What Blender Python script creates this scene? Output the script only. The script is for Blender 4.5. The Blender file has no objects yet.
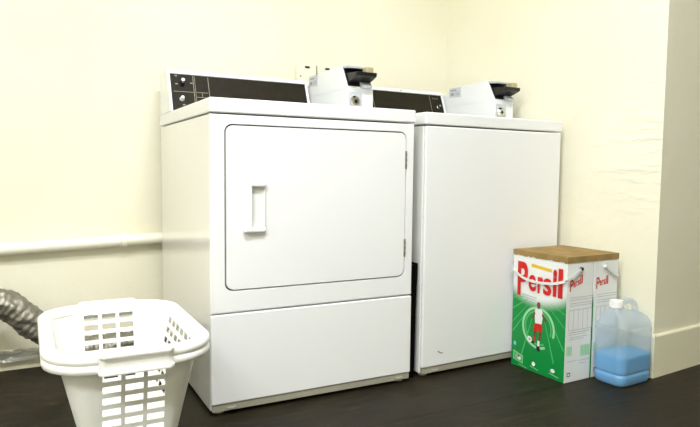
import bpy, bmesh, math, random
from mathutils import Vector, Matrix, noise
random.seed(7)
SC = bpy.context.scene
COL = SC.collection
PI = math.pi

# ------------------------------------------------------------ materials
def lin(c):
    return tuple(((v/255)/12.92 if v/255 <= .04045 else ((v/255+.055)/1.055)**2.4) for v in c)+(1,)

def mat(name, rgb, rough=.5, metal=0, spec=.5, coat=0, bump=None, var=None, trans=0, ior=1.45):
    m = bpy.data.materials.new(name); m.use_nodes = True
    nt = m.node_tree; b = nt.nodes['Principled BSDF']
    b.inputs['Base Color'].default_value = lin(rgb)
    b.inputs['Roughness'].default_value = rough
    b.inputs['Metallic'].default_value = metal
    b.inputs['Specular IOR Level'].default_value = spec
    b.inputs['Coat Weight'].default_value = coat
    b.inputs['Coat Roughness'].default_value = .08
    b.inputs['Transmission Weight'].default_value = trans
    b.inputs['IOR'].default_value = ior
    tc = nt.nodes.new('ShaderNodeTexCoord')
    if var:
        scale, rgb2, lo, hi = var
        n = nt.nodes.new('ShaderNodeTexNoise'); n.inputs['Scale'].default_value = scale
        n.inputs['Detail'].default_value = 6
        r = nt.nodes.new('ShaderNodeMapRange')
        r.inputs[1].default_value = lo; r.inputs[2].default_value = hi
        mx = nt.nodes.new('ShaderNodeMix'); mx.data_type = 'RGBA'
        mx.inputs[6].default_value = lin(rgb); mx.inputs[7].default_value = lin(rgb2)
        nt.links.new(tc.outputs['Object'], n.inputs['Vector'])
        nt.links.new(n.outputs['Fac'], r.inputs[0]); nt.links.new(r.outputs[0], mx.inputs[0])
        nt.links.new(mx.outputs[2], b.inputs['Base Color'])
    if bump:
        scale, strength, dist = bump
        n = nt.nodes.new('ShaderNodeTexNoise'); n.inputs['Scale'].default_value = scale
        n.inputs['Detail'].default_value = 5
        bp = nt.nodes.new('ShaderNodeBump'); bp.inputs['Strength'].default_value = strength
        bp.inputs['Distance'].default_value = dist
        nt.links.new(tc.outputs['Object'], n.inputs['Vector'])
        nt.links.new(n.outputs['Fac'], bp.inputs['Height']); nt.links.new(bp.outputs[0], b.inputs['Normal'])
    return m

M = {}
M['enamel'] = mat('white_enamel', (237, 238, 238), .22, spec=.5, bump=(220, .05, .001))
M['enamel_side'] = mat('glossy_enamel_side', (232, 232, 228), .3, spec=.5, coat=1, bump=None)
M['plastic_white'] = mat('white_plastic', (240, 240, 238), .35)
M['trim_grey'] = mat('grey_enamel_trim', (160, 156, 140), .5)
M['seam'] = mat('dark_seam', (40, 40, 38), .9, spec=.1)
M['black'] = mat('black_plastic', (22, 19, 17), .35)
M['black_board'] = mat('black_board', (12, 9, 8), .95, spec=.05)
M['panel'] = mat('dark_brown_panel', (38, 33, 22), .5, spec=.2, var=(40, (32, 28, 18), .35, .65))
M['panel_line'] = mat('panel_line', (150, 143, 124), .5)
M['chrome'] = mat('chrome', (205, 203, 198), .18, metal=1)
M['brass'] = mat('dull_brass', (188, 178, 142), .45, metal=.3)
M['hinge'] = mat('hinge_metal', (150, 142, 122), .4, metal=.6)
M['sticker'] = mat('sticker_grey', (196, 198, 204), .5)
M['sticker_ink'] = mat('sticker_ink', (140, 145, 160), .5)
M['coin_white'] = mat('coin_box_white', (228, 231, 234), .4)
M['coin_grey'] = mat('coin_box_grey', (190, 195, 200), .4)
M['socket'] = mat('socket_white', (236, 233, 214), .4)
M['pipe'] = mat('cream_gloss_paint', (242, 239, 222), .35, bump=(30, .15, .003))
M['foil'] = mat('foil', (150, 147, 134), .45, metal=.75, bump=(70, .6, .006))
M['basket'] = mat('basket_white_plastic', (245, 245, 240), .38)
M['card'] = mat('brown_cardboard', (160, 132, 80), .85, var=(18, (144, 117, 68), .4, .6))
M['print_white'] = mat('print_white', (232, 234, 232), .45)
M['print_red'] = mat('print_red', (206, 22, 16), .45)
M['print_yellow'] = mat('print_yellow', (226, 186, 30), .5)
M['print_lightgreen'] = mat('print_light_green', (76, 184, 104), .5)
M['print_palegreen'] = mat('print_pale_green', (150, 214, 160), .5)
M['print_grey'] = mat('print_grey', (168, 170, 172), .5)
M['print_dark'] = mat('print_dark', (30, 28, 28), .5)
M['print_skin'] = mat('print_skin', (120, 66, 42), .5)
M['print_blue'] = mat('print_blue', (120, 190, 220), .5)
M['strap'] = mat('strap_plastic', (226, 228, 226), .35)
M['floor'] = None

def wall_mat(name, lumps=False):
    m = mat(name, (239, 236, 218), .6, spec=.3, var=(1.6, (235, 230, 206), .3, .7))
    nt = m.node_tree; b = nt.nodes['Principled BSDF']
    tc = nt.nodes.new('ShaderNodeTexCoord')
    n1 = nt.nodes.new('ShaderNodeTexNoise'); n1.inputs['Scale'].default_value = 5; n1.inputs['Detail'].default_value = 3
    n2 = nt.nodes.new('ShaderNodeTexNoise'); n2.inputs['Scale'].default_value = 90; n2.inputs['Detail'].default_value = 4
    ad = nt.nodes.new('ShaderNodeMath'); ad.operation = 'MULTIPLY_ADD'; ad.inputs[1].default_value = .06
    for n in (n1, n2): nt.links.new(tc.outputs['Object'], n.inputs['Vector'])
    nt.links.new(n2.outputs['Fac'], ad.inputs[0]); nt.links.new(n1.outputs['Fac'], ad.inputs[2])
    h = ad.outputs[0]
    if lumps:   # flaking plaster ridges half way up the side wall
        mp = nt.nodes.new('ShaderNodeMapping'); mp.inputs['Scale'].default_value = (1, 5, 24)
        mp.inputs['Rotation'].default_value = (.25, 0, 0)
        n3 = nt.nodes.new('ShaderNodeTexNoise'); n3.inputs['Scale'].default_value = 1.2; n3.inputs['Detail'].default_value = 4
        nt.links.new(tc.outputs['Object'], mp.inputs['Vector']); nt.links.new(mp.outputs[0], n3.inputs['Vector'])
        rg = nt.nodes.new('ShaderNodeMapRange'); rg.inputs[1].default_value = .45; rg.inputs[2].default_value = .68
        nt.links.new(n3.outputs['Fac'], rg.inputs[0])
        sx = nt.nodes.new('ShaderNodeVectorMath'); sx.operation = 'DISTANCE'
        sx.inputs[1].default_value = lumps
        nt.links.new(tc.outputs['Object'], sx.inputs[0])
        r2 = nt.nodes.new('ShaderNodeMapRange'); r2.inputs[1].default_value = .26; r2.inputs[2].default_value = .06
        nt.links.new(sx.outputs['Value'], r2.inputs[0])
        mu = nt.nodes.new('ShaderNodeMath'); mu.operation = 'MULTIPLY'
        nt.links.new(rg.outputs[0], mu.inputs[0]); nt.links.new(r2.outputs[0], mu.inputs[1])
        m2 = nt.nodes.new('ShaderNodeMath'); m2.operation = 'MULTIPLY_ADD'; m2.inputs[1].default_value = .65
        nt.links.new(mu.outputs[0], m2.inputs[0]); nt.links.new(h, m2.inputs[2]); h = m2.outputs[0]
    bp = nt.nodes.new('ShaderNodeBump'); bp.inputs['Strength'].default_value = .5; bp.inputs['Distance'].default_value = .012
    nt.links.new(h, bp.inputs['Height']); nt.links.new(bp.outputs[0], b.inputs['Normal'])
    return m
M['wall'] = wall_mat('cream_wall_paint')
M['wall_side'] = wall_mat('cream_wall_paint_flaking', (1.48, -.30, .80))
M['ceiling'] = mat('ceiling_white', (242, 240, 228), .7)

def floor_mat():
    m = mat('dark_vinyl', (40, 35, 24), .5, spec=.22, var=(3.2, (30, 26, 17), .35, .65))
    nt = m.node_tree; b = nt.nodes['Principled BSDF']
    tc = nt.nodes.new('ShaderNodeTexCoord'); sp = nt.nodes.new('ShaderNodeSeparateXYZ')
    nt.links.new(tc.outputs['Object'], sp.inputs[0])
    def line(out, off, period):
        a = nt.nodes.new('ShaderNodeMath'); a.operation = 'ADD'; a.inputs[1].default_value = off+50*period
        nt.links.new(out, a.inputs[0])
        f = nt.nodes.new('ShaderNodeMath'); f.operation = 'MODULO'; f.inputs[1].default_value = period
        nt.links.new(a.outputs[0], f.inputs[0])
        c = nt.nodes.new('ShaderNodeMath'); c.operation = 'LESS_THAN'; c.inputs[1].default_value = .005
        nt.links.new(f.outputs[0], c.inputs[0]); return c.outputs[0]
    l1 = line(sp.outputs[1], .262, .61)
    # scuffs stretched along the floor
    mp = nt.nodes.new('ShaderNodeMapping'); mp.inputs['Scale'].default_value = (3, 14, 1); mp.inputs['Rotation'].default_value = (0, 0, .2)
    n = nt.nodes.new('ShaderNodeTexNoise'); n.inputs['Scale'].default_value = 2.5; n.inputs['Detail'].default_value = 8
    nt.links.new(tc.outputs['Object'], mp.inputs['Vector']); nt.links.new(mp.outputs[0], n.inputs['Vector'])
    rg = nt.nodes.new('ShaderNodeMapRange'); rg.inputs[1].default_value = .5; rg.inputs[2].default_value = .75
    nt.links.new(n.outputs['Fac'], rg.inputs[0])
    old = b.inputs['Base Color'].links[0].from_socket
    m1 = nt.nodes.new('ShaderNodeMix'); m1.data_type = 'RGBA'; m1.inputs[7].default_value = lin((52, 45, 32))
    nt.links.new(rg.outputs[0], m1.inputs[0]); nt.links.new(old, m1.inputs[6])
    m2 = nt.nodes.new('ShaderNodeMix'); m2.data_type = 'RGBA'; m2.inputs[7].default_value = lin((8, 7, 5))
    nt.links.new(l1, m2.inputs[0]); nt.links.new(m1.outputs[2], m2.inputs[6])
    nt.links.new(m2.outputs[2], b.inputs['Base Color'])
    r2 = nt.nodes.new('ShaderNodeMapRange'); r2.inputs[3].default_value = .42; r2.inputs[4].default_value = .6
    nt.links.new(n.outputs['Fac'], r2.inputs[0]); nt.links.new(r2.outputs[0], b.inputs['Roughness'])
    bp = nt.nodes.new('ShaderNodeBump'); bp.inputs['Strength'].default_value = .25; bp.inputs['Distance'].default_value = .004
    nt.links.new(n.outputs['Fac'], bp.inputs['Height']); nt.links.new(bp.outputs[0], b.inputs['Normal'])
    return m
M['floor'] = floor_mat()

def green_mat():
    """printed carton front: white above, a soft burst edge, green below"""
    m = mat('carton_print_green', (6, 140, 62), .45)
    nt = m.node_tree; b = nt.nodes['Principled BSDF']
    tc = nt.nodes.new('ShaderNodeTexCoord')
    d = nt.nodes.new('ShaderNodeVectorMath'); d.operation = 'DISTANCE'
    mp = nt.nodes.new('ShaderNodeMapping'); mp.inputs['Scale'].default_value = (0, .75, 1)
    nt.links.new(tc.outputs['Object'], mp.inputs['Vector'])
    d.inputs[1].default_value = (0, 0, .39)
    nt.links.new(mp.outputs[0], d.inputs[0])
    r = nt.nodes.new('ShaderNodeMapRange'); r.interpolation_type = 'SMOOTHSTEP'
    r.inputs[1].default_value = .115; r.inputs[2].default_value = .165
    nt.links.new(d.outputs['Value'], r.inputs[0])
    mx = nt.nodes.new('ShaderNodeMix'); mx.data_type = 'RGBA'
    mx.inputs[6].default_value = lin((232, 234, 232)); mx.inputs[7].default_value = lin((6, 140, 62))
    nt.links.new(r.outputs[0], mx.inputs[0]); nt.links.new(mx.outputs[2], b.inputs['Base Color'])
    return m
M['green'] = green_mat()

def hdpe_mat():
    m = bpy.data.materials.new('translucent_plastic'); m.use_nodes = True
    nt = m.node_tree; b = nt.nodes['Principled BSDF']; out = nt.nodes['Material Output']
    b.inputs['Base Color'].default_value = lin((226, 234, 240)); b.inputs['Roughness'].default_value = .3
    tl = nt.nodes.new('ShaderNodeBsdfTranslucent'); tl.inputs['Color'].default_value = lin((232, 240, 246))
    tp = nt.nodes.new('ShaderNodeBsdfTransparent'); tp.inputs['Color'].default_value = (.97, .985, 1, 1)
    m1 = nt.nodes.new('ShaderNodeMixShader'); m1.inputs[0].default_value = .5
    m2 = nt.nodes.new('ShaderNodeMixShader'); m2.inputs[0].default_value = .58
    nt.links.new(b.outputs[0], m1.inputs[1]); nt.links.new(tl.outputs[0], m1.inputs[2])
    nt.links.new(m1.outputs[0], m2.inputs[1]); nt.links.new(tp.outputs[0], m2.inputs[2])
    nt.links.new(m2.outputs[0], out.inputs['Surface'])
    return m
M['hdpe'] = hdpe_mat()
M['liquid'] = mat('blue_liquid', (8, 160, 222), .3)

# ------------------------------------------------------------ mesh helpers
def link(name, bm, m, parent=None, loc=None, smooth=True, angle=40):
    me = bpy.data.meshes.new(name)
    bmesh.ops.recalc_face_normals(bm, faces=bm.faces)
    bm.to_mesh(me); bm.free()
    for x in (m if isinstance(m, (list, tuple)) else [m]): me.materials.append(x)
    o = bpy.data.objects.new(name, me); COL.objects.link(o)
    if parent: o.parent = parent
    if loc: o.location = loc
    if smooth:
        for p in me.polygons: p.use_smooth = True
        me.set_sharp_from_angle(angle=math.radians(angle))
        wn = o.modifiers.new('weighted_normal', 'WEIGHTED_NORMAL'); wn.keep_sharp = True; wn.weight = 100
    return o

def empty(name, loc, rz, label, cat, group=None):
    o = bpy.data.objects.new(name, None); COL.objects.link(o)
    o.location = loc; o.rotation_euler = (0, 0, rz); o.empty_display_size = .1
    o['label'] = label; o['category'] = cat
    if group: o['group'] = group
    return o

def tag(o, label=None, cat=None, group=None, kind=None):
    for k, v in (('label', label), ('category', cat), ('group', group), ('kind', kind)):
        if v: o[k] = v
    return o

def bx(bm, x0, x1, y0, y1, z0, z1, bev=0, seg=3, mi=0):
    vs = [bm.verts.new((x, y, z)) for x in (x0, x1) for y in (y0, y1) for z in (z0, z1)]
    F = [(0, 1, 3, 2), (4, 6, 7, 5), (0, 4, 5, 1), (2, 3, 7, 6), (0, 2, 6, 4), (1, 5, 7, 3)]
    fs = [bm.faces.new([vs[i] for i in f]) for f in F]
    for f in fs: f.material_index = mi
    if bev:
        es = list({e for f in fs for e in f.edges})
        r = bmesh.ops.bevel(bm, geom=es, offset=bev, segments=seg, profile=.5, affect='EDGES')
        for f in r['faces']: f.material_index = mi
    return fs

def box(name, m, parent, *a, bev=0, seg=3):
    bm = bmesh.new(); bx(bm, *a, bev=bev, seg=seg); return link(name, bm, m, parent)

def prism(bm, pts, f0, f1, place, bev=0, seg=2, mi=0):
    """pts 2D outline, place(u, v, w) -> xyz; w from f0 to f1"""
    a = [bm.verts.new(place(u, v, f0)) for u, v in pts]; b = [bm.verts.new(place(u, v, f1)) for u, v in pts]
    n = len(pts); fs = [bm.faces.new(a), bm.faces.new(b[::-1])]
    for i in range(n): fs.append(bm.faces.new((a[i], b[i], b[(i+1) % n], a[(i+1) % n])))
    for f in fs: f.material_index = mi
    if bev:
        es = list({e for f in fs for e in f.edges})
        bmesh.ops.bevel(bm, geom=es, offset=bev, segments=seg, profile=.5, affect='EDGES')
    return fs

def rrect(x0, x1, z0, z1, r, k=6):
    P = []
    for cx, cz, a0 in ((x1-r, z1-r, 0), (x0+r, z1-r, PI/2), (x0+r, z0+r, PI), (x1-r, z0+r, 1.5*PI)):
        for i in range(k+1):
            a = a0+PI/2*i/k; P.append((cx+r*math.cos(a), cz+r*math.sin(a)))
    return P

def tube(bm, pts, rad, seg=16, caps=True, mi=0, radf=None, squash=None):
    pts = [Vector(p) for p in pts]; rings = []
    up = Vector((0, 0, 1))
    for i, p in enumerate(pts):
        t = (pts[min(i+1, len(pts)-1)]-pts[max(i-1, 0)]).normalized()
        a = t.cross(up)
        if a.length < 1e-3: a = Vector((1, 0, 0))
        a.normalize(); b = t.cross(a).normalized(); up = a.cross(t) if a.cross(t).length else up
        ring = []
        for j in range(seg):
            th = 2*PI*j/seg
            r = rad if radf is None else radf(i, th, p)
            q = p+a*(r*math.cos(th)*(squash[0] if squash else 1))+b*(r*math.sin(th)*(squash[1] if squash else 1))
            ring.append(bm.verts.new(q))
        rings.append(ring)
    for r0, r1 in zip(rings, rings[1:]):
        for j in range(seg):
            f = bm.faces.new((r0[j], r0[(j+1) % seg], r1[(j+1) % seg], r1[j])); f.material_index = mi
    if caps:
        for r in (rings[0], rings[-1]):
            f = bm.faces.new(r); f.material_index = mi
    return rings

def cyl(bm, c, axis, r, h, seg=24, mi=0, bev=0):
    c = Vector(c); ax = Vector(axis).normalized()
    pr = [(r*.0001, 0), (r-bev, 0), (r, bev), (r, h-bev), (r-bev, h), (r*.0001, h)] if bev else [(r*.0001, 0), (r, 0), (r, h), (r*.0001, h)]
    lathe(bm, c, ax, pr, seg, mi)

def lathe(bm, c, ax, prof, seg=24, mi=0):
    c = Vector(c); ax = Vector(ax).normalized()
    a = ax.orthogonal().normalized(); b = ax.cross(a)
    rings = [[bm.verts.new(c+ax*h+(a*math.cos(2*PI*j/seg)+b*math.sin(2*PI*j/seg))*r) for j in range(seg)] for r, h in prof]
    for r0, r1 in zip(rings, rings[1:]):
        for j in range(seg):
            f = bm.faces.new((r0[j], r0[(j+1) % seg], r1[(j+1) % seg], r1[j])); f.material_index = mi

def spline(P, n):
    P = [Vector(p) for p in P]; P = [2*P[0]-P[1]]+P+[2*P[-1]-P[-2]]; out = []
    for i in range(1, len(P)-2):
        for k in range(n):
            t = k/n
            out.append(.5*((2*P[i])+(P[i+1]-P[i-1])*t+(2*P[i-1]-5*P[i]+4*P[i+1]-P[i+2])*t*t+(3*P[i]-P[i-1]-3*P[i+1]+P[i+2])*t**3))
    out.append(P[-2]); return out

def glyph(bm, ch, u0, u1, v0, v1, place, bold=.03, mi=0, shear=0):
    """one or more characters as flat mesh scaled to the box u0..u1, v0..v1"""
    cu = bpy.data.curves.new('t', 'FONT'); cu.body = ch; cu.offset = bold; cu.resolution_u = 4
    ob = bpy.data.objects.new('t', cu); COL.objects.link(ob)
    dg = bpy.context.evaluated_depsgraph_get(); me = bpy.data.meshes.new_from_object(ob.evaluated_get(dg))
    xs = [v.co.x for v in me.vertices]; ys = [v.co.y for v in me.vertices]
    ax, bx_, ay, by = min(xs), max(xs), min(ys), max(ys)
    vs = []
    for v in me.vertices:
        s = (v.co.x-ax)/(bx_-ax); t = (v.co.y-ay)/(by-ay)
        vs.append(bm.verts.new(place(u0+(u1-u0)*s, v0+(v1-v0)*t+shear*s, 0)))
    for p in me.polygons:
        try: f = bm.faces.new([vs[i] for i in p.vertices]); f.material_index = mi
        except ValueError: pass
    bpy.data.objects.remove(ob); bpy.data.meshes.remove(me); bpy.data.curves.remove(cu)

# ------------------------------------------------------------ the room
WY = .0865                                   # the room is turned a little against the machines
CX, CY = 1.481, -.342                        # outer corner of the side wall at the floor
AX, AY = CX-math.sin(WY)*1.116, CY+math.cos(WY)*1.116    # inner corner behind the washer
BY = .0095
H = 2.65
LX, RX, RY = -2.3, 3.4, -3.6
def quadwall(name, pts, m, thick_dir):
    """wall through plan points with real thickness behind it"""
    bm = bmesh.new(); n = Vector(thick_dir)*.12
    (x0, y0), (x1, y1) = pts
    P = [(x0, y0), (x1, y1), (x1+n.x, y1+n.y), (x0+n.x, y0+n.y)]
    prism(bm, P, 0, H, lambda u, v, w: (u, v, w))
    return tag(link(name, bm, m, smooth=False), kind='structure')
lb = (LX, AY-(AX-LX)*math.tan(BY))
quadwall('wall_back', [lb, (AX, AY)], M['wall'], (0, 1, 0))
# the side wall and the facing wall are one convex block in the room
bm = bmesh.new()
FX, FY = RX, CY+(RX-CX)*math.tan(WY)
prism(bm, [(AX, AY), (CX, CY), (CX+.25, CY+.25*math.tan(WY)), (CX+.25, AY+.12), (AX, AY+.12)], 0, H, lambda u, v, w: (u, v, w))
bm.normal_update()
for f in bm.faces:
    if f.calc_center_median().y < CY+.05: f.material_index = 1
# soften the outer plaster corner
tag(link('wall_side', bm, [M['wall_side'], M['wall']], smooth=False), kind='structure')
quadwall('wall_right', [(CX+.25, CY+.25*math.tan(WY)), (FX, FY)], M['wall'], (0, .4, 0))
quadwall('wall_left', [(LX, lb[1]), (LX, RY)], M['wall'], (-1, 0, 0))
quadwall('wall_rear', [(LX, RY), (RX, RY)], M['wall'], (0, -1, 0))
quadwall('wall_far_right', [(RX, RY), (RX, FY)], M['wall'], (1, 0, 0))
tag(box('floor', M['floor'], None, LX-.12, RX+.12, RY-.12, 1.0, -.1, 0), kind='structure')
tag(box('ceiling', M['ceiling'], None, LX-.12, RX+.12, RY-.12, 1.0, H, H+.1), kind='structure')

def board(name, p0, p1, nrm, h, t, m, top=.004):
    bm = bmesh.new(); nx, ny = nrm; e = .0002
    P = [(e, 0), (t, 0), (t, h-top*1.5), (t-top, h), (e, h)]
    a = [bm.verts.new((p0[0]+nx*d, p0[1]+ny*d, z)) for d, z in P]; b = [bm.verts.new((p1[0]+nx*d, p1[1]+ny*d, z)) for d, z in P]
    n = len(P); bm.faces.new(a); bm.faces.new(b[::-1])
    for i in range(n): bm.faces.new((a[i], b[i], b[(i+1) % n], a[(i+1) % n]))
    return tag(link(name, bm, m, smooth=False), kind='structure')
M['skirting'] = mat('skirting_gloss', (235, 230, 204), .4, bump=(12, .3, .006))
nS = (-math.cos(WY), -math.sin(WY)); nF = (math.sin(WY), -math.cos(WY))
t = .010
board('baseboard_right', (CX, CY), (FX, FY), nF, .153, t, M['skirting'])
board('baseboard_side', (AX, AY-.01), (CX+nF[0]*t, CY+nF[1]*t), nS, .153, t, M['skirting'])
board('baseboard_back', (LX, lb[1]), (AX-.02, AY), (0, -1), .05, .026, M['skirting'], top=.006)

# ------------------------------------------------------------ heating pipe along the back wall
pipe = empty('wall_pipe', (-.9, .728, .4), 0, 'cream painted pipe running along the wall behind the laundry basket', 'pipe')
pz = lambda x: .4495+.035*x-.4
bm = bmesh.new(); tube(bm, [(x+.9, 0, pz(x)) for x in (-2.28, -1, -.136, 0, 1.33)], .0215, 24)
link('pipe_run', bm, M['pipe'], pipe)
for k, x in enumerate((-1.3, -.136, .9)):
    bm = bmesh.new()
    tube(bm, [(x+.9-.012, 0, pz(x)), (x+.9-.010, 0, pz(x)), (x+.9+.010, 0, pz(x)), (x+.9+.012, 0, pz(x))], .027, 24, radf=lambda i, th, p: (.022, .0255, .0255, .022)[i])
    bx(bm, x+.9-.009, x+.9+.009, .018, .031, pz(x)-.010, pz(x)+.010, bev=.002)
    bx(bm, x+.9-.006, x+.9+.006, -.007, .007, pz(x)+.02, pz(x)+.034, bev=.002)
    link('pipe_bracket', bm, M['pipe'], pipe)

# ------------------------------------------------------------ sockets on the wall above the machines
def wall_y(x): return AY-(AX-x)*math.tan(BY)
for (x0, lab) in ((.572, 'white wall switch box on the back wall, left one behind the dryer coin box'),
                  (.668, 'white wall switch box mostly hidden behind the dryer coin box, right one of the pair')):
    y = wall_y(x0)-.0005
    s = empty('wall_switch', (x0, y, 1.065), 0, lab, 'switch', 'switch boxes on the back wall')
    box('back_box', M['socket'], s, 0, .088, -.030, 0, 0, .108, bev=.003)
    box('face_plate', M['socket'], s, .001, .087, -.038, -.030, .001, .107, bev=.003)
    box('rocker', M['black'], s, .034, .055, -.0415, -.038, .088, .096, bev=.001)
    for u in (.014, .074):
        bm = bmesh.new(); cyl(bm, (u, -.038, .052), (0, -1, 0), .0035, .0012, 12)
        link('screw', bm, M['hinge'], s)

# ------------------------------------------------------------ machines
def ring_plate(bm, X0, X1, Z0, Z1, x0, x1, z0, z1, r, y0, y1, k=8):
    """front plate with a rounded opening"""
    inn = rrect(x0, x1, z0, z1, r, k); cor = [(X1, Z1), (X0, Z1), (X0, Z0), (X1, Z0)]
    L = {}
    for y in (y0, y1):
        L[y] = ([bm.verts.new((a, y, b)) for a, b in inn], [bm.verts.new((a, y, b)) for a, b in cor])
        I, Cn = L[y]
        for q in range(4):
            for i in range(k): bm.faces.new((Cn[q], I[q*(k+1)+i], I[q*(k+1)+i+1]))
            bm.faces.new((Cn[q], I[q*(k+1)+k], I[((q+1)*(k+1)) % len(I)], Cn[(q+1) % 4]))
    n = len(inn)
    for i in range(n): bm.faces.new((L[y0][0][i], L[y1][0][i], L[y1][0][(i+1) % n], L[y0][0][(i+1) % n]))
    oe = []
    for i in range(4):
        f = bm.faces.new((L[y0][1][i], L[y1][1][i], L[y1][1][(i+1) % 4], L[y0][1][(i+1) % 4]))
    fr = [e for e in bm.edges if all(v in L[y0][1] for v in e.verts)]
    inner = [e for e in bm.edges if all(v in L[y0][0] for v in e.verts) and len([f for f in e.link_faces if abs(f.calc_center_median().y-y0) > 1e-5]) > 0]
    bmesh.ops.bevel(bm, geom=fr, offset=.006, segments=4, profile=.5, affect='EDGES')
    inner = [e for e in inner if e.is_valid]
    bmesh.ops.bevel(bm, geom=inner, offset=.0025, segments=2, profile=.5, affect='EDGES')

def top_panel(par, W, D, z0, z1, e=.003):
    bm = bmesh.new(); bx(bm, -e, W+e, -e, D, z0, z1, bev=.005, seg=4)
    link('top_panel', bm, M['enamel'], par)

def feet(par, W, D):
    for x in (.03, W-.03):
        for y in (.035, D-.05):
            bm = bmesh.new()
            lathe(bm, (x, y, 0), (0, 0, 1), [(.0001, 0), (.016, 0), (.017, .003), (.016, .007), (.008, .009), (.006, .0125), (.0001, .0125)], 16)
            link('levelling_foot', bm, M['trim_grey'], par)

def base_trim(par, W):
    bm = bmesh.new()
    prism(bm, [(.0035, .012), (.014, .012), (.014, .0325), (.0035, .0325)], .004, W-.004, lambda y, z, x: (x, y, z))
    link('base_trim', bm, M['trim_grey'], par)
    for x in (.06, W-.045):
        bm = bmesh.new()
        bx(bm, x-.014, x+.014, -.0025, .004, .014, .023, bev=.0015)
        cyl(bm, (x, -.0025, .019), (0, -1, 0), .0035, .0025, 12, bev=.0008)
        link('trim_clip', bm, M['trim_grey'], par)

def console(par, x0, x1, ytop, ybot, yback, zt, ztop, panel_to=None):
    """sloped control console on the back of the top panel, with a raised white rim"""
    c_bm = bmesh.new()
    prof = [(ybot, zt), (ytop, ztop), (ytop+.012, ztop+.006), (yback, ztop-.002), (yback, zt)]
    prism(c_bm, prof, x0, x1, lambda y, z, x: (x, y, z), bev=.004, seg=3)
    con = link('console', c_bm, M['enamel'], par)
    # tilted face coordinates: s across, t up the slope, d outward
    sl = math.hypot(ytop-ybot, ztop-zt); ty, tz = (ytop-ybot)/sl, (ztop-zt)/sl
    P = lambda s, t, d: (x0+s, ybot+ty*t-tz*d, zt+tz*t+ty*d)
    w = x1-x0
    bm = bmesh.new()                                       # raised rim around the panel
    for (a, b, c, d) in ((0.001, w-.001, sl-.0145, sl-.001), (0.001, .0095, .0, sl-.0145), (w-.0105, w-.001, .0, sl-.0145)):
        prism(bm, [(a, c), (b, c), (b, d), (a, d)], -.001, .007, P, bev=.0022, seg=2)
    link('console_rim', bm, M['enamel'], con)
    bm = bmesh.new()
    prism(bm, [(.009, .004), (w-.010, .004), (w-.010, sl-.014), (.009, sl-.014)], -.0005, .002, P)
    link('control_panel', bm, M['panel'], con)
    return con, P, w, sl

def knob(con, P, s, t, r, m, pointer=False):
    c = Vector(P(s, t, .002)); n = (Vector(P(s, t, 1))-Vector(P(s, t, 0))).normalized()
    bm = bmesh.new()
    lathe(bm, c, n, [(.0001, 0), (r*1.25, 0), (r*1.2, .003), (r, .004), (r*.9, .015), (r*.7, .018), (.0001, .018)], 24)
    link('knob', bm, m, con)

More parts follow.
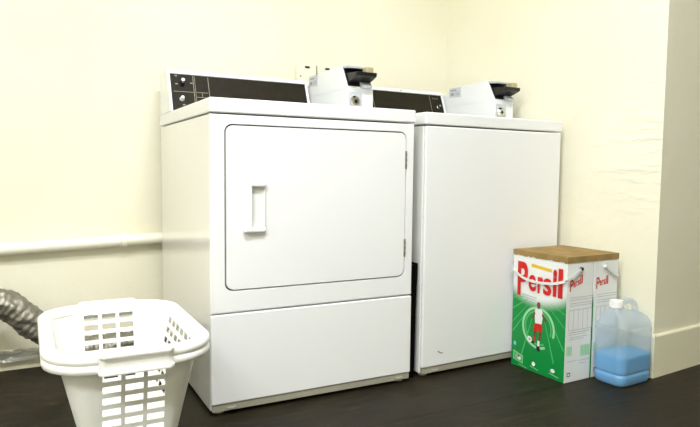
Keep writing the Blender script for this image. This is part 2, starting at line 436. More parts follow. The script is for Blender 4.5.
def coin_box(par, x0, x1, y0, y1, zt, sy=.328):
    """long coin meter case with a sloped upper front carrying the coin slide"""
    zc, zs = zt+.094, zt+.180
    bm = bmesh.new()
    prof = [(y0, zt), (y0, zc), (y0+.048, zs), (y1-.11, zs-.005), (y1, zs-.045), (y1, zt)]
    prism(bm, prof, x0, x1, lambda y, z, x: (x, y, z), bev=.003, seg=2)
    cb = link('coin_box', bm, M['coin_white'], par)
    w = x1-x0
    # black recess plate on the slope
    sl = math.hypot(.048, zs-zc); ty, tz = .048/sl, (zs-zc)/sl
    P = lambda s, t, d: (x0+s, y0+ty*t-tz*d, zc+tz*t+ty*d)
    bm = bmesh.new()
    prism(bm, [(.006, .008), (w-.006, .008), (w-.006, sl-.006), (.006, sl-.006)], -.001, .003, P)
    link('slide_plate', bm, M['black'], cb)
    bm = bmesh.new()                                          # coin slide body: wedge sticking out to the front
    xm0, xm1 = x0+.010, x1-.014
    prism(bm, [(y0+.030, zc+.012), (y0-.018, zc+.028), (y0-.050, zc+.038), (y0-.052, zc+.052), (y0-.020, zc+.050), (y0+.030, zc+.056)],
          xm0, xm1, lambda y, z, x: (x, y, z), bev=.003, seg=2)
    link('coin_slide', bm, M['black'], cb)
    bm = bmesh.new()
    bx(bm, xm1-.040, xm1-.010, y0-.044, y0-.014, zc+.050, zc+.071, bev=.003)
    link('slide_block', bm, M['brass'], cb)
    bm = bmesh.new()
    prism(bm, [(y0+.040, zs-.012), (y0-.004, zs-.016), (y0-.004, zs-.009), (y0+.045, zs-.003)], x0+.002, x1-.018, lambda y, z, x: (x, y, z), bev=.001)
    link('top_lip', bm, M['coin_grey'], cb)
    bm = bmesh.new()
    prism(bm, [(y0+.012, zc+.002), (y0-.022, zc+.002), (y0-.026, zc+.008), (y0+.004, zc+.026), (y0+.012, zc+.026)], xm0+.044, xm1-.004, lambda y, z, x: (x, y, z), bev=.001)
    link('slide_stop', bm, M['coin_grey'], cb)
    # lock plate and key lock on the lower front
    box('lock_plate', M['coin_grey'], cb, x0+.006, x0+.062, y0-.003, y0+.002, zt+.004, zt+.080, bev=.002)
    bm = bmesh.new()
    lathe(bm, (x0+.031, y0-.003, zt+.046), (0, -1, 0), [(.0001, 0), (.0205, 0), (.0205, .003), (.015, .009), (.0145, .010), (.0001, .010)], 28)
    lk = link('lock', bm, M['chrome'], cb)
    bm = bmesh.new(); lathe(bm, (x0+.031, y0-.0132, zt+.046), (0, -1, 0), [(.0001, 0), (.0068, 0), (.0060, .001), (.0001, .001)], 20)
    link('keyhole', bm, M['black'], cb)
    # rating sticker on the left side
    bm = bmesh.new()
    Q = lambda u, v, d: (x0-.0006-d, y0+sy-u, zt+v)
    prism(bm, [(0, .132), (.078, .128), (.078, .172), (0, .172)], 0, .0004, Q)
    for (a, b, c, d) in ((.010, .050, .158, .164), (.010, .032, .138, .150), (.040, .072, .140, .143), (.040, .070, .148, .150)):
        prism(bm, [(a, c), (b, c), (b, d), (a, d)], .0004, .0008, Q, mi=1)
    st = link('rating_sticker', bm, [M['sticker'], M['sticker_ink']], cb, smooth=False)
    bm = bmesh.new()                                           # folded seam of the case
    prism(bm, [(y0+.002, zc-.001), (y1-.004, zc-.001), (y1-.004, zc+.001), (y0+.002, zc+.001)], x0-.0012, x0+.001, lambda y, z, x: (x, y, z))
    link('case_seam', bm, M['coin_white'], cb)

# ---- dryer
W, D = .687, .702
ZB, ZL, ZT, ZS = .012, .8784, .9206, .300
dry = empty('tumble_dryer', (0, 0, 0), 0, 'white front loading tumble dryer with square door, beside the laundry basket', 'tumble dryer')
bm = bmesh.new(); bx(bm, 0, W, .014, D, ZB, ZL-.003, bev=.004)
link('body', bm, M['enamel_side'], dry)
bm = bmesh.new(); ring_plate(bm, 0, W, ZS+.0015, ZL-.0035, .0415, .656, .366, .848, .024, 0, .016)
link('front_panel', bm, M['enamel'], dry)
bm = bmesh.new(); bx(bm, .030, .670, .0125, .0139, .355, .86)
link('door_gasket', bm, M['seam'], dry)
bm = bmesh.new(); prism(bm, rrect(.0455, .652, .370, .844, .0205, 8), -.0015, .0122, lambda u, v, w: (u, w, v))
es = [e for e in bm.edges if all(abs(v.co.y+.0015) < 1e-6 for v in e.verts)]
bmesh.ops.bevel(bm, geom=es, offset=.003, segments=3, profile=.5, affect='EDGES')
door = link('door', bm, M['enamel'], dry)
# recessed pull handle: plate, vertical grip lip on the left, open pocket on the right
bm = bmesh.new()
hx0, hx1, hz0, hz1 = .094, .162, .535, .683
y = -.0015
bx(bm, hx0, hx1, y-.016, y+.001, hz1-.015, hz1, bev=.005)                # top bar
bx(bm, hx0, hx1, y-.014, y+.001, hz0, hz0+.015, bev=.005)                # bottom bar
bx(bm, hx1-.006, hx1, y-.006, y+.001, hz0+.008, hz1-.008, bev=.002)      # right rim
prism(bm, [(hx0, y+.001), (hx0, y-.010), (hx0+.004, y-.015), (hx0+.022, y-.0175), (hx0+.025, y-.013), (hx0+.012, y-.009), (hx0+.010, y+.001)],
      hz0+.004, hz1-.004, lambda u, v, w: (u, v, w), bev=.0015)
prism(bm, [(hx0+.010, y+.001), (hx0+.010, y-.002), (hx1-.004, y-.002), (hx1-.004, y+.001)], hz0+.01, hz1-.01, lambda u, v, w: (u, v, w))
link('door_handle', bm, M['plastic_white'], door)
for z in (.755, .463):
    bm = bmesh.new()
    bx(bm, .6500, .6580, -.0022, .004, z-.030, z+.030, bev=.001)
    tube(bm, [(.6540, -.002, z-.027), (.6540, -.002, z+.027)], .0026, 10)
    h = link('hinge', bm, M['hinge'], dry)
    bm = bmesh.new()
    for dz in (-.018, 0, .018): cyl(bm, (.6540, -.0042, z+dz), (0, -1, 0), .0022, .001, 8)
    link('hinge_screws', bm, M['black'], h)
bm = bmesh.new(); bx(bm, 0, W, 0, .0135, .0330, ZS-.0015, bev=.0045, seg=4)
link('lower_panel', bm, M['enamel'], dry)
base_trim(dry, W); top_panel(dry, W, D, ZL, ZT); feet(dry, W, D)
con, P, cw, sl = console(dry, -.003, .545, .572, .512, D-.004, ZT-.001, 1.072)
for (s, t, m) in ((.050, sl*.68, M['black']), (.045, sl*.31, M['plastic_white'])):
    knob(con, P, s, t, .0085 if m is M['black'] else .0068, m)
bm = bmesh.new(); c = Vector(P(.051, sl*.72, .0205)); n = Vector(P(0, 0, 1))-Vector(P(0, 0, 0))
lathe(bm, c, n, [(.0001, 0), (.0066, 0), (.0062, .003), (.0001, .0035)], 16); link('knob_cap', bm, M['plastic_white'], con)
bm = bmesh.new()
def strip(bm, P, a, b, c, d, mi=0): prism(bm, [(a, c), (b, c), (b, d), (a, d)], .0019, .0026, P, mi=mi)
strip(bm, P, .0905, .0925, .006, sl-.018); strip(bm, P, .0965, .0980, .006, sl-.018)
strip(bm, P, .146, .148, .006, sl-.018); strip(bm, P, .018, .090, sl*.485, sl*.495)
strip(bm, P, .100, .142, sl*.49, sl*.50); strip(bm, P, .100, .142, sl*.37, sl*.38); strip(bm, P, .120, .1215, sl*.38, sl*.49)
for (s, t) in ((.026, .86), (.026, .66), (.080, .70), (.046, .16)): strip(bm, P, s, s+.009, sl*t, sl*t+.004)
link('panel_markings', bm, M['panel_line'], con, smooth=False)
coin_box(dry, .560, .668, .246, .60, ZT-.001)
# exhaust collar low on the left flank where the foil duct ends
bm = bmesh.new(); lathe(bm, (.001, .60, .085), (-1, 0, 0), [(.060, 0), (.060, .004), (.055, .006), (.055, .018), (.052, .018), (.052, .001)], 28)
link('exhaust_collar', bm, M['hinge'], dry)

# ---- washer
WW, WD = .657, .645
ws = empty('washing_machine', (.7398, .0103, 0), .0374, 'plain white top loading washing machine in the corner, right of the dryer', 'washing machine')
bm = bmesh.new(); bx(bm, 0, WW+.002, .014, WD, ZB, .874, bev=.004); link('body', bm, M['enamel_side'], ws)
bm = bmesh.new(); bx(bm, .002, WW+.003, 0, .0136, .0330, .8735, bev=.0055, seg=4); link('front_panel', bm, M['enamel'], ws)
base_trim(ws, WW); top_panel(ws, WW, WD, .877, .9191); feet(ws, WW, WD)
bm = bmesh.new(); bx(bm, .06, .46, .03, .44, .9186, .9205, bev=.0008); link('loading_lid', bm, M['enamel'], ws)
bm = bmesh.new()
prism(bm, [(.064, .086), (.070, .088), (.078, .082), (.090, .079), (.090, .076), (.077, .077)], -.0006, .0002, lambda u, v, w: (u+.003, w, v))
link('paint_chip', bm, M['trim_grey'], ws, smooth=False)
con, P, cw, sl = console(ws, .0, .505, .558, .500, WD-.004, .918, 1.073)
knob(con, P, cw-.040, sl*.56, .0065, M['chrome'])
bm = bmesh.new()
strip(bm, P, .124, .1255, .006, sl-.018); link('panel_divider', bm, M['panel_line'], con, smooth=False); bm = bmesh.new()
strip(bm, P, cw-.078, cw-.0765, .006, sl-.018)
for s in (-.062, -.050, -.038): strip(bm, P, cw+s, cw+s+.006, sl*.80, sl*.80+.003)
link('panel_markings', bm, M['panel_line'], con, smooth=False)
bm = bmesh.new(); cyl(bm, P(.275, sl-.0075, .006), Vector(P(0, 0, 1))-Vector(P(0, 0, 0)), .0032, .002, 12); link('rim_screw', bm, M['black'], con)
coin_box(ws, .519, .624, .226, .585, .918, .292)

# black board standing in the gap between the machines
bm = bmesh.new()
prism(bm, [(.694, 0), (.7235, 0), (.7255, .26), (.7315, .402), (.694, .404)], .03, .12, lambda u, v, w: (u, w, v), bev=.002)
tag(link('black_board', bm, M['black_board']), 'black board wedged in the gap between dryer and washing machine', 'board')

# ------------------------------------------------------------ foil duct
ducto = empty('exhaust_duct', (-.5, .62, 0), 0, 'crumpled foil exhaust duct bending down to floor behind the laundry basket', 'duct')
pts = spline([(-1.5, .60, .34), (-1.1, .615, .315), (-.75, .60, .288), (-.62, .595, .283), (-.53, .595, .262), (-.44, .595, .182), (-.345, .595, .105), (-.25, .60, .078), (-.14, .60, .080), (-.021, .60, .085)], 26)
bm = bmesh.new()
def rf(i, th, p):
    w = .5+.5*math.sin(i*2*PI/4.3+1.5*math.sin(th*2+i*.05)+2.2*noise.noise(Vector((p.x*9, th, p.z*9))))
    n = noise.noise(Vector((p.x*26, p.z*26+math.cos(th)*1.6, math.sin(th)*1.6)))
    n2 = noise.noise(Vector((p.x*60, p.z*60+math.cos(th)*4, math.sin(th)*4)))
    return .0455+(.0026*w+.009*n+.004*n2 if i < 228 else .001)
tube(bm, [(p.x+.5, p.y-.62, p.z) for p in pts], .05, 40, caps=False, radf=rf)
link('duct_tube', bm, M['foil'], ducto, angle=60)

# crumpled foil strip lying on the skirting ledge
bm = bmesh.new(); nx, ny = 40, 5; g = []
for i in range(nx+1):
    row = []
    for j in range(ny+1):
        x = -.74+.40*i/nx; yy = wall_y(x)-.006-.045*j/ny
        z = .0535+.004*(noise.noise(Vector((x*40, yy*60, 3)))+.6)+(.010 if j == 0 else 0)-(.010*max(0, j-3))
        row.append(bm.verts.new((x, yy, z)))
    g.append(row)
for i in range(nx):
    for j in range(ny): bm.faces.new((g[i][j], g[i+1][j], g[i+1][j+1], g[i][j+1]))
bmesh.ops.solidify(bm, geom=bm.faces[:], thickness=.0015)
M['foil_bright'] = mat('foil_bright', (206, 206, 200), .28, metal=.9, bump=(50, .8, .01))
tag(link('foil_strip', bm, M['foil_bright'], angle=60), 'crumpled silver foil strip lying on the low skirting under the duct', 'foil')

# ------------------------------------------------------------ laundry basket
BK = empty('laundry_basket', (-.263, -.131, 0), 0, 'white plastic laundry basket with slotted sides, on the floor beside the dryer', 'laundry basket')
RH = .34
def dims(z):
    k = z/.32
    return .075+.0755*k, .172+.066*k, .015+.06*k          # half width, half length, corner radius
SL_W, SL_P, ZTOP, ZP, ZH = .037, .046, .311, .0265, .0155
def breaks(n):                                            # u of the slot edges, centred
    tot = SL_W+(n-1)*SL_P; return [(-tot/2+i*SL_P, -tot/2+i*SL_P+SL_W) for i in range(n)]
nS_, nE_ = 6, 3
ROWS = [(ZTOP-i*ZP-ZH, ZTOP-i*ZP) for i in range(7)]
zl = sorted({0.012, .02, .326}|{a for r in ROWS for a in r}|{.06, .04})
def perim():
    """list of (side, parameter): straight sides use absolute u for slot edges, arcs use angles"""
    P = []
    for side in range(4):                                 # 0 front(-y) 1 right(+x) 2 back(+y) 3 left(-x)
        n = nE_ if side in (0, 2) else nS_
        us = [('c', -1)]+[('u', v) for s in breaks(n) for v in s]+[('c', 1)]
        for u in us: P.append((side, u))
        for i in range(1, 7): P.append((side, ('a', i/7)))
    return P
PER = perim()
def ppt(side, u, z, grow=0):
    hx, hy, r = dims(z); hx += grow; hy += grow; r += grow*.8
    L, T = ((hx, hy) if side in (0, 2) else (hy, hx))     # half length along side, distance to side
    kind, v = u
    if kind == 'u': a, b = v, -T
    elif kind == 'c': a, b = v*(L-r), -T
    else:
        th = -PI/2+v*PI/2; a, b = L-r+r*math.cos(th), -(T-r)+r*math.sin(th)
    x, y = a, b
    for _ in range(side): x, y = -y, x
    return (x, y, z)
bm = bmesh.new(); R = [[bm.verts.new(ppt(s, u, z)) for s, u in PER] for z in zl]
n = len(PER)
for k in range(len(zl)-1):
    zm = (zl[k]+zl[k+1])/2; inrow = any(a < zm < b for a, b in ROWS)
    for i in range(n):
        s, u = PER[i]; s2, u2 = PER[(i+1) % n]
        if inrow and s == s2 and u[0] == 'u' and u2[0] == 'u':
            if any(abs(u[1]-a) < 1e-6 and abs(u2[1]-b) < 1e-6 for a, b in breaks(nE_ if s in (0, 2) else nS_)): continue
        bm.faces.new((R[k][i], R[k][(i+1) % n], R[k+1][(i+1) % n], R[k+1][i]))
# rounded foot turn-in and bottom plate
r0 = [bm.verts.new(ppt(s, u, .004, -.008)) for s, u in PER]
for i in range(n): bm.faces.new((r0[i], r0[(i+1) % n], R[0][(i+1) % n], R[0][i]))
bmesh.ops.recalc_face_normals(bm, faces=bm.faces)
bmesh.ops.solidify(bm, geom=bm.faces[:], thickness=.0026)
link('basket_wall', bm, M['basket'], BK, angle=35)
bm = bmesh.new()
prism(bm, [ppt(s, u, .006, -.008)[:2] for s, u in PER], .0, .004, lambda u, v, w: (u, v, w))
bt = link('basket_bottom', bm, M['basket'], BK)
for (x, y) in ((-.02, -.02), (.028, -.012)):              # raised ring marks moulded in the base
    bm = bmesh.new(); lathe(bm, (x, y, .004), (0, 0, 1), [(.016, 0), (.016, .002), (.021, .002), (.021, 0)], 24)
    link('moulded_ring', bm, M['hinge'], BK)
# two-tier rolled rim
prof = [(-.0035, .318), (-.0035, .334), (.000, .3385), (.006, RH), (.016, .3395), (.0225, .334), (.0235, .325), (.0215, .319),
        (.0195, .3165), (.0225, .313), (.0235, .306), (.0215, .2985), (.0175, .2965), (.0165, .300), (.0175, .312), (.012, .328), (.003, .328), (.000, .318)]
bm = bmesh.new(); pr = []
PER2 = []
for side in range(4):
    PER2 += [(side, ('c', t)) for t in (-1, -.6, -.2, .2, .6, 1)]+[(side, ('a', i/14)) for i in range(1, 14)]
def rpt(s, u, g, z):
    hx, hy, r = .1555+g, .2375+g, .088+g*.8
    L, T = ((hx, hy) if s in (0, 2) else (hy, hx)); kind, v = u
    if kind == 'c': a, b = v*(L-r), -T
    else: th = -PI/2+v*PI/2; a, b = L-r+r*math.cos(th), -(T-r)+r*math.sin(th)
    for _ in range(s): a, b = -b, a
    return (a, b, z)
pr = [[bm.verts.new(rpt(s, u, g, z)) for g, z in prof] for s, u in PER2]
for i in range(len(pr)):
    A_, B_ = pr[i], pr[(i+1) % len(pr)]
    for j in range(len(prof)): bm.faces.new((A_[j], B_[j], B_[(j+1) % len(prof)], A_[(j+1) % len(prof)]))
link('rim', bm, M['basket'], BK, angle=50)
# end handles: a broad lip standing out of the rim with a raised edge
for sgn in (-1, 1):
    bm = bmesh.new(); hw = .0765
    y0 = .239
    out = [(-hw, y0+.010), (-hw, y0+.030), (-hw+.010, y0+.040), (hw-.010, y0+.040), (hw, y0+.030), (hw, y0+.010)]
    pl = lambda u, v, w: (u, sgn*v, w)
    prism(bm, out, .331, .3425, pl, bev=.0045, seg=4)                                   # top lip
    prism(bm, [(-hw+.002, y0+.0225), (-hw+.003, y0+.0265), (-hw+.012, y0+.0315), (hw-.012, y0+.0315), (hw-.003, y0+.0265), (hw-.002, y0+.0225)], .305, .336, pl, bev=.003, seg=2)
    prism(bm, [(-hw, y0+.018), (-hw, y0+.031), (-hw+.010, y0+.041), (hw-.010, y0+.041), (hw, y0+.031), (hw, y0+.018)], .2965, .306, pl, bev=.003, seg=2)
    link('handle', bm, M['basket'], BK)

# ------------------------------------------------------------ detergent cartons
CW, CD, CH = .249, .146, .4350          # along y, along x, height
def carton(loc, rz, label, first, depth):
    t = empty('detergent_carton', loc, rz, label, 'detergent carton', 'detergent cartons by the side wall')
    hx, hy = depth/2, CW/2
    bm = bmesh.new(); bx(bm, -hx, hx, -hy, hy, 0, CH-.004, bev=.0015, seg=2)
    for f in bm.faces:
        c = f.calc_center_median()
        f.material_index = 1 if abs(c.x) > hx-.001 and abs(f.normal.x) > .9 else 0
    link('carton_body', bm, [M['print_white'], M['green']], t)
    # lid of brown card with a torn lower edge
    bm = bmesh.new(); e = .0018; N = 40
    path = []
    cor = [(-hx-e, hy+e), (-hx-e, -hy-e), (hx+e, -hy-e), (hx+e, hy+e)]
    for q in range(4):
        a, b = Vector(cor[q]+(0,)), Vector(cor[(q+1) % 4]+(0,))
        for i in range(N): path.append((a.lerp(b, i/N), q, i/N))
    top, low, topi, lowi = [], [], [], []
    for p, q, f in path:
        z = .4145
        if q == 0: z += .004*noise.noise(Vector((f*14, 1, loc[0]*9)))+(.003 if noise.noise(Vector((f*45, 5, 0))) > .1 else 0)
        if q == 1: z += .0006*noise.noise(Vector((f*9, 2, 0)))
        top.append(bm.verts.new((p.x, p.y, CH))); low.append(bm.verts.new((p.x, p.y, z)))
        s = 1-.0014/max(hx, hy)
        lowi.append(bm.verts.new((p.x*(1-.0016/hx), p.y*(1-.0016/hy), z)))
    m_ = len(path)
    for i in range(m_):
        j = (i+1) % m_
        bm.faces.new((low[i], low[j], top[j], top[i])); bm.faces.new((low[i], lowi[i], lowi[j], low[j]))
    bm.faces.new(top)
    lid = link('cardboard_lid', bm, M['card'], t, angle=30)
    # printing on the broad left face: u runs from the back to the front edge
    F = lambda k: (lambda u, v, w: (-hx-.0003-.00025*k-w, hy-u, v))
    if first:
        bm = bmesh.new()
        mats = [M['print_lightgreen'], M['print_palegreen'], M['print_white'], M['print_red'], M['print_skin'], M['print_dark'], M['print_yellow'], M['print_blue'], M['print_grey']]
        def poly(pts, k, mi):
            pl = F(k); vs = [bm.verts.new(pl(u, v, 0)) for u, v in pts]; f = bm.faces.new(vs); f.material_index = mi
        def ell(cu, cv, ru, rv, k, mi, n=20, a0=0):
            poly([(cu+ru*math.cos(2*PI*i/n+a0), cv+rv*math.sin(2*PI*i/n+a0)) for i in range(n)], k, mi)
        cu, cv = .128, .285
        for a, w_, l0, l1 in ((-166, 1.0, .07, .13), (-155, 1.4, .06, .17), (-142, 1.2, .05, .20), (-128, 1.0, .04, .20), (-108, .9, .05, .25), (-72, .9, .06, .24), (-56, 1.3, .04, .21), (-38, 1.3, .05, .155), (-22, .9, .06, .13)):
            a1, a2 = math.radians(a-w_*.8), math.radians(a+w_*.8); am = math.radians(a)
            def cl(ang, l):
                u, v = cu+l*math.cos(ang), cv+l*math.sin(ang); return (min(max(u, .003), CW-.003), max(v, .004))
            poly([cl(a1, l0), cl(a2, l0), cl(a2, l1), cl(a1, l1)], 0, 0)
        link('burst_print', bm, mats, t, smooth=False); bm = bmesh.new()
        # swirl around the player
        for (r1, r2, mi, k) in ((.073, .064, 1, 1), (.060, .054, 0, 1)):
            for i in range(28):
                b0, b1 = 2*PI*i/32-.3, 2*PI*(i+1)/32-.3
                poly([(.128+r1*math.cos(b0)*1.05, .165+r1*math.sin(b0)*1.05), (.128+r1*math.cos(b1)*1.05, .165+r1*math.sin(b1)*1.05),
                      (.128+r2*math.cos(b1)*1.05, .165+r2*math.sin(b1)*1.05), (.128+r2*math.cos(b0)*1.05, .165+r2*math.sin(b0)*1.05)], k, mi)
        # player
        ell(.128, .2465, .0085, .0125, 2, 4)                                                  # head
        poly([(.114, .234), (.142, .234), (.150, .220), (.144, .180), (.114, .176), (.110, .222)], 2, 2)    # shirt
        poly([(.110, .226), (.114, .214), (.102, .192), (.097, .196)], 3, 4)                      # arm
        poly([(.147, .224), (.144, .212), (.160, .192), (.165, .198)], 3, 4)
        poly([(.112, .180), (.146, .182), (.148, .156), (.132, .150), (.128, .164), (.122, .148), (.106, .156)], 3, 3)  # shorts
        poly([(.108, .156), (.120, .151), (.116, .128), (.108, .128)], 4, 4)
        poly([(.134, .152), (.146, .156), (.140, .120), (.133, .104), (.129, .108)], 4, 4)
        poly([(.108, .130), (.117, .130), (.114, .112), (.107, .114)], 5, 3)
        poly([(.128, .120), (.139, .120), (.136, .098), (.128, .098)], 5, 2)
        poly([(.124, .100), (.138, .100), (.142, .086), (.132, .080), (.124, .088)], 6, 5)         # boot
        poly([(.104, .114), (.115, .114), (.112, .104), (.096, .106)], 6, 5)
        ell(.090, .116, .0115, .0115, 4, 2); ell(.090, .116, .005, .005, 5, 8)                   # ball
        link('footballer_print', bm, mats, t, smooth=False); bm = bmesh.new()
        # small marks near the bottom
        poly([(.012, .092), (.024, .090), (.024, .076), (.012, .078)], 2, 7)
        poly([(.012, .058), (.060, .046), (.060, .016), (.012, .024)], 2, 1)
        poly([(.015, .054), (.057, .043), (.057, .019), (.015, .027)], 3, 0)
        ell(.033, .037, .010, .009, 4, 8); ell(.043, .034, .008, .008, 5, 2); ell(.040, .040, .004, .004, 6, 4)
        link('emblem_print', bm, mats, t, smooth=False); bm = bmesh.new()
        ell(.112, .030, .008, .008, 2, 2); poly([(.096, .020), (.134, .014), (.134, .011), (.096, .017)], 2, 1)
        link('symbol_print', bm, mats, t, smooth=False); bm = bmesh.new()
        ell(.200, .030, .010, .007, 2, 2); poly([(.184, .020), (.226, .014), (.226, .011), (.184, .017)], 2, 1)
        poly([(.040, .012), (.080, .006), (.080, .004), (.040, .010)], 2, 1)
        link('symbol_print', bm, mats, t, smooth=False); bm = bmesh.new()
        # thin line of print under the brand name
        poly([(.050, .276), (.118, .272), (.118, .2695), (.050, .2735)], 2, 8)
        poly([(.060, .267), (.112, .264), (.112, .262), (.060, .265)], 2, 8)
        link('small_print', bm, mats, t, smooth=False); bm = bmesh.new()
        poly([(.088, .392), (.182, .384), (.182, .373), (.088, .380)], 1, 6)
        link('banner_print', bm, mats, t, smooth=False)
        bm = bmesh.new()
        for ch, u0, u1, v0, v1 in (('P', .024, .074, .268, .394), ('e', .078, .114, .293, .352), ('r', .121, .146, .291, .350), ('s', .147, .184, .290, .350),
                                   ('i', .190, .207, .292, .386), ('l', .213, .233, .290, .392)):
            glyph(bm, ch, u0, u1, v0, v1, F(9), bold={'P': .03, 'e': .022, 's': .022, 'r': .04}.get(ch, .06))
        link('brand_lettering', bm, M['print_red'], t, smooth=False)
    # narrow face towards the room
    S = lambda k: (lambda u, v, w: (-hx+u, -hy-.0003-.00025*k-w, v))
    bm = bmesh.new()
    def rect(a, b, c, d, k, mi, sk=0):
        pl = S(k); vs = [bm.verts.new(pl(u, v, 0)) for u, v in ((a, c), (b, c+sk), (b, d+sk), (a, d))]; f = bm.faces.new(vs); f.material_index = mi
    o = 0 if first else -.004
    for i in range(4): rect(.016, .130, .293-.008*i-(.004 if i > 1 else 0), .2945-.008*i-(.004 if i > 1 else 0), 0, 0)
    rect(.014, .132, .250, .2515, 0, 0); rect(.014, .132, .180, .1815, 0, 0)
    for i in range(6): rect(.014+i*.0233, .0155+i*.0233, .181, .251, 0, 0)
    rect(.016, .120, .172, .174, 0, 0); rect(.016, .100, .165, .1665, 0, 0)
    rect(.020, .110, .155, .1565, 0, 0); rect(.020, .095, .148, .1495, 0, 0)
    SM = [M['print_grey'], M['print_palegreen'], M['print_dark'], M['print_white']]
    link('table_print', bm, SM, t, smooth=False); bm = bmesh.new()
    for i in range(4): rect(.008+i*.007, .013+i*.007, .094, .126, 0, 1)
    link('swatch_print', bm, SM, t, smooth=False); bm = bmesh.new()
    for i in range(6): rect(.078+i*.008, .084+i*.008, .086, .124, 0, 1)
    link('swatch_print', bm, SM, t, smooth=False); bm = bmesh.new()
    rect(.012, .060, .072, .0735, 0, 0); rect(.07, .130, .070, .0715, 0, 0); rect(.075, .110, .060, .0615, 0, 0)
    link('side_print', bm, SM, t, smooth=False); bm = bmesh.new()
    rect(.014, .030, .020, .034, 0, 2); rect(.017, .027, .023, .031, 1, 3)
    link('side_print', bm, [M['print_grey'], M['print_palegreen'], M['print_dark'], M['print_white']], t, smooth=False)
    bm = bmesh.new(); uu = .014 if first else .010
    for ch, a, b, c, d in (('P', 0, .017, -.010, .030), ('e', .017, .027, -.002, .017), ('r', .029, .037, -.002, .017), ('s', .0375, .0475, -.002, .017), ('i', .049, .0545, -.002, .028), ('l', .0565, .062, -.002, .030)):
        sk = .30 if first else .10
        glyph(bm, ch, uu+a, uu+b, .325+c+sk*a, .325+d+sk*a, S(2), bold=.02, shear=sk*(b-a))
    link('side_lettering', bm, M['print_red'], t, smooth=False)
    # carrying strap from narrow face to narrow face
    sx = .0
    zr = .392
    side = -1 if first else 1
    hp = [(sx, -hy-.006, zr), (sx+side*.030, -hy-.008, zr-.014), (side*(hx+.001), -hy-.010, zr-.030), (side*(hx+.008), -hy+.006, zr-.040),
          (side*(hx+.009), -hy+.05, zr-.054), (side*(hx+.009), 0, zr-.062), (side*(hx+.009), hy-.06, zr-.056), (side*(hx+.008), hy-.010, zr-.034),
          (side*(hx-.004), hy+.008, zr-.024), (sx+side*.03, hy+.008, zr-.010), (sx, hy+.006, zr)]
    if not first:
        hp = [(-.012, -hy-.006, zr), (.012, -hy-.006, zr-.014), (.036, -hy-.006, zr-.028), (hx+.002, -hy-.003, zr-.040), (hx+.006, -hy+.03, zr-.046), (hx+.006, -.03, zr-.05)]
    path = spline(hp, 10)
    bm = bmesh.new(); rg = []
    for i, p in enumerate(path):
        tn = (path[min(i+1, len(path)-1)]-path[max(i-1, 0)]).normalized()
        if abs(tn.z) > .9: tn = Vector((tn.x, tn.y, .9)).normalized()
        outw = Vector((p.x, p.y, 0)); outw = Vector((side, 0, 0)) if abs(p.x) >= hx*.999 and abs(p.y) < hy else Vector((0, -1 if p.y < 0 else 1, 0))
        upv = tn.cross(outw).normalized()
        hw_, ht = .0045, .0011
        rg.append([bm.verts.new(p+upv*a+outw*b) for a, b in ((-hw_, -ht), (hw_, -ht), (hw_, ht), (-hw_, ht))])
        if i and upv.dot(prev) < 0: rg[-1] = [rg[-1][k] for k in (1, 0, 3, 2)]; upv = -upv
        prev = upv
    for a, b in zip(rg, rg[1:]):
        for k in range(4): bm.faces.new((a[k], a[(k+1) % 4], b[(k+1) % 4], b[k]))
    bm.faces.new(rg[0]); bm.faces.new(rg[-1])
    link('carrying_strap', bm, M['strap'], t, angle=50)
    for s_ in (-1, 1):
        bm = bmesh.new(); lathe(bm, (sx if first else -.012, s_*hy, zr), (0, s_, 0), [(.0001, 0), (.006, 0), (.006, .008), (.004, .010), (.0001, .010)], 16)
        link('strap_rivet', bm, M['black'] if first else M['strap'], t)
    return t
rz = .03
carton((1.2085, -.1235, 0), rz, 'green and white detergent carton with footballer print, nearest the washing machine', True, .130)
carton((1.3420, -.1200, 0), rz, 'white sided detergent carton wedged between the green carton and side wall', False, .124)

# ------------------------------------------------------------ jug
JG = empty('detergent_jug', (1.360, -.3130, 0), .06, 'translucent plastic jug half full of blue liquid at the wall corner', 'jug')
jw, jd = .088, .061
def rr3(bm, hx, hy, r, z, k=6, ox=0, oy=0):
    return [bm.verts.new((a+ox, b+oy, z)) for a, b in rrect(-hx, hx, -hy, hy, r, k)]
def loft(bm, secs, cap0=True, cap1=True):
    R_ = [rr3(bm, *s) for s in secs]
    for a, b in zip(R_, R_[1:]):
        n_ = len(a)
        for i in range(n_): bm.faces.new((a[i], a[(i+1) % n_], b[(i+1) % n_], b[i]))
    if cap0: bm.faces.new(R_[0])
    if cap1: bm.faces.new(R_[-1])
r_ = .028
secs = [(jw-.014, jd-.014, r_-.010, .0), (jw-.005, jd-.005, r_, .004), (jw-.001, jd-.001, r_, .014), (jw, jd, r_, .030), (jw-.001, jd-.001, r_, .036), (jw-.0035, jd-.0035, r_, .040),
        (jw-.0035, jd-.0035, r_, .044), (jw, jd, r_, .050), (jw, jd, r_, .10), (jw, jd, r_, .188), (jw-.002, jd-.002, r_, .196), (jw-.002, jd-.002, r_, .200),
        (jw-.001, jd-.001, r_, .204), (jw-.005, jd-.005, r_, .214)]
bm = bmesh.new(); loft(bm, secs, True, False)
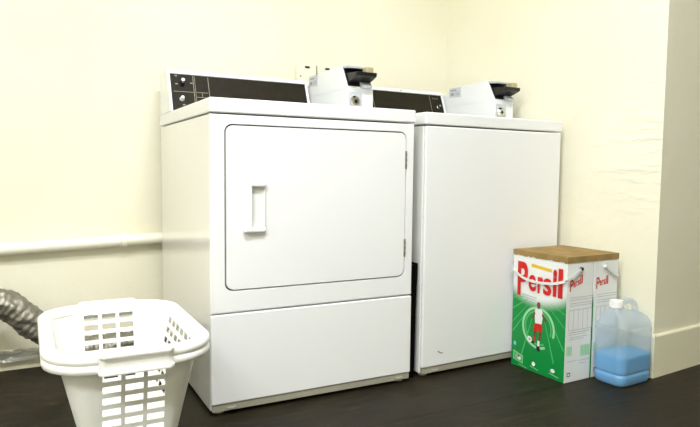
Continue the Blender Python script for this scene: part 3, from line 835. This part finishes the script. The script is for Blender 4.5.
# shoulders rising to the neck at the left end
nx_ = -.046
secs2 = [(jw-.005, jd-.005, r_, .214), (jw-.011, jd-.012, r_-.004, .228, 6, -.002, 0), (jw-.024, jd-.024, .024, .241, 6, -.010, 0), (.040, .026, .022, .252, 6, -.030, 0), (.021, .021, .0205, .262, 6, nx_, 0), (.019, .019, .0185, .268, 6, nx_, 0)]
loft(bm, secs2, False, True)
bmesh.ops.remove_doubles(bm, verts=bm.verts, dist=.0002)
link('jug_body', bm, M['hdpe'], JG, angle=50)
bm = bmesh.new(); s = .0022
ls = [(a-s, b-s, r-s*.5, max(z, s)) for a, b, r, z in secs if z < .10]+[(jw-s, jd-s, r_-s, .1005)]
loft(bm, ls); link('liquid', bm, M['liquid'], JG, angle=50)
bm = bmesh.new()                                         # grip loop from the neck to the right shoulder
hp = spline([(nx_+.012, 0, .258), (nx_+.030, 0, .274), (-.004, 0, .279), (.030, 0, .277), (.052, 0, .264), (.060, 0, .240), (.060, 0, .218)], 6)
tube(bm, hp, .0115, 16, squash=(1, .85)); link('grip', bm, M['hdpe'], JG)
bm = bmesh.new()
lathe(bm, (nx_, 0, .264), (0, 0, 1), [(.0001, 0), (.0235, 0), (.0235, .003), (.0225, .004), (.0225, .020), (.0215, .023), (.0001, .023)], 32)
for i in range(32):
    a = 2*PI*i/32; bx(bm, nx_+.0225*math.cos(a)-.0008, nx_+.0225*math.cos(a)+.0008, .0225*math.sin(a)-.0008, .0225*math.sin(a)+.0008, .269, .283)
link('cap', bm, M['plastic_white'], JG)

# ------------------------------------------------------------ ceiling lamp of the room, plus an added fill light
def batten(loc, rz, label, power, L=1.2, col=(.94, .965, 1)):
    t = empty('ceiling_light', loc, rz, label, 'ceiling light', 'ceiling lights')
    box('housing', M['plastic_white'], t, -L/2-.03, L/2+.03, -.05, .05, -.05, 0, bev=.004)
    ld = bpy.data.lights.new('lamp', 'AREA'); ld.shape = 'RECTANGLE'; ld.size = L; ld.size_y = .16
    ld.energy = power; ld.color = col
    lo = bpy.data.objects.new('lamp', ld); COL.objects.link(lo); lo.parent = t; lo.location = (0, 0, -.06)
batten((.0, -1.15, H), 0, 'fluorescent batten on the ceiling above the machines', 25)
batten((-1.7, -1.9, H), 0, 'added unseen fill light on the ceiling behind the camera', 34)  # unseen fill, added to raise the ambient light on the left

w = bpy.data.worlds.new('world'); SC.world = w; w.use_nodes = True
w.node_tree.nodes['Background'].inputs[0].default_value = (1, 1, 1, 1)
w.node_tree.nodes['Background'].inputs[1].default_value = .05

# ------------------------------------------------------------ camera
f, cx, cy, cz, yaw, pit, rol = 611.44, -.461, -1.7087, .7213, .4884, -.0714, .0108
fw = Vector((math.sin(yaw)*math.cos(pit), math.cos(yaw)*math.cos(pit), math.sin(pit)))
r = Vector((math.cos(yaw), -math.sin(yaw), 0)); u = r.cross(fw)
r2 = r*math.cos(rol)+u*math.sin(rol); u2 = -r*math.sin(rol)+u*math.cos(rol)
cd = bpy.data.cameras.new('camera'); cam = bpy.data.objects.new('camera', cd); COL.objects.link(cam)
cd.sensor_width = 36; cd.lens = f*36/700; cd.clip_start = .01
mw = Matrix((r2, u2, -fw)).transposed().to_4x4(); mw.translation = (cx, cy, cz); cam.matrix_world = mw
SC.camera = cam
SC.view_settings.view_transform = 'Standard'; SC.view_settings.look = 'None'
SC.view_settings.exposure = 1.37; SC.view_settings.gamma = 1; SC.view_settings.use_curve_mapping = False
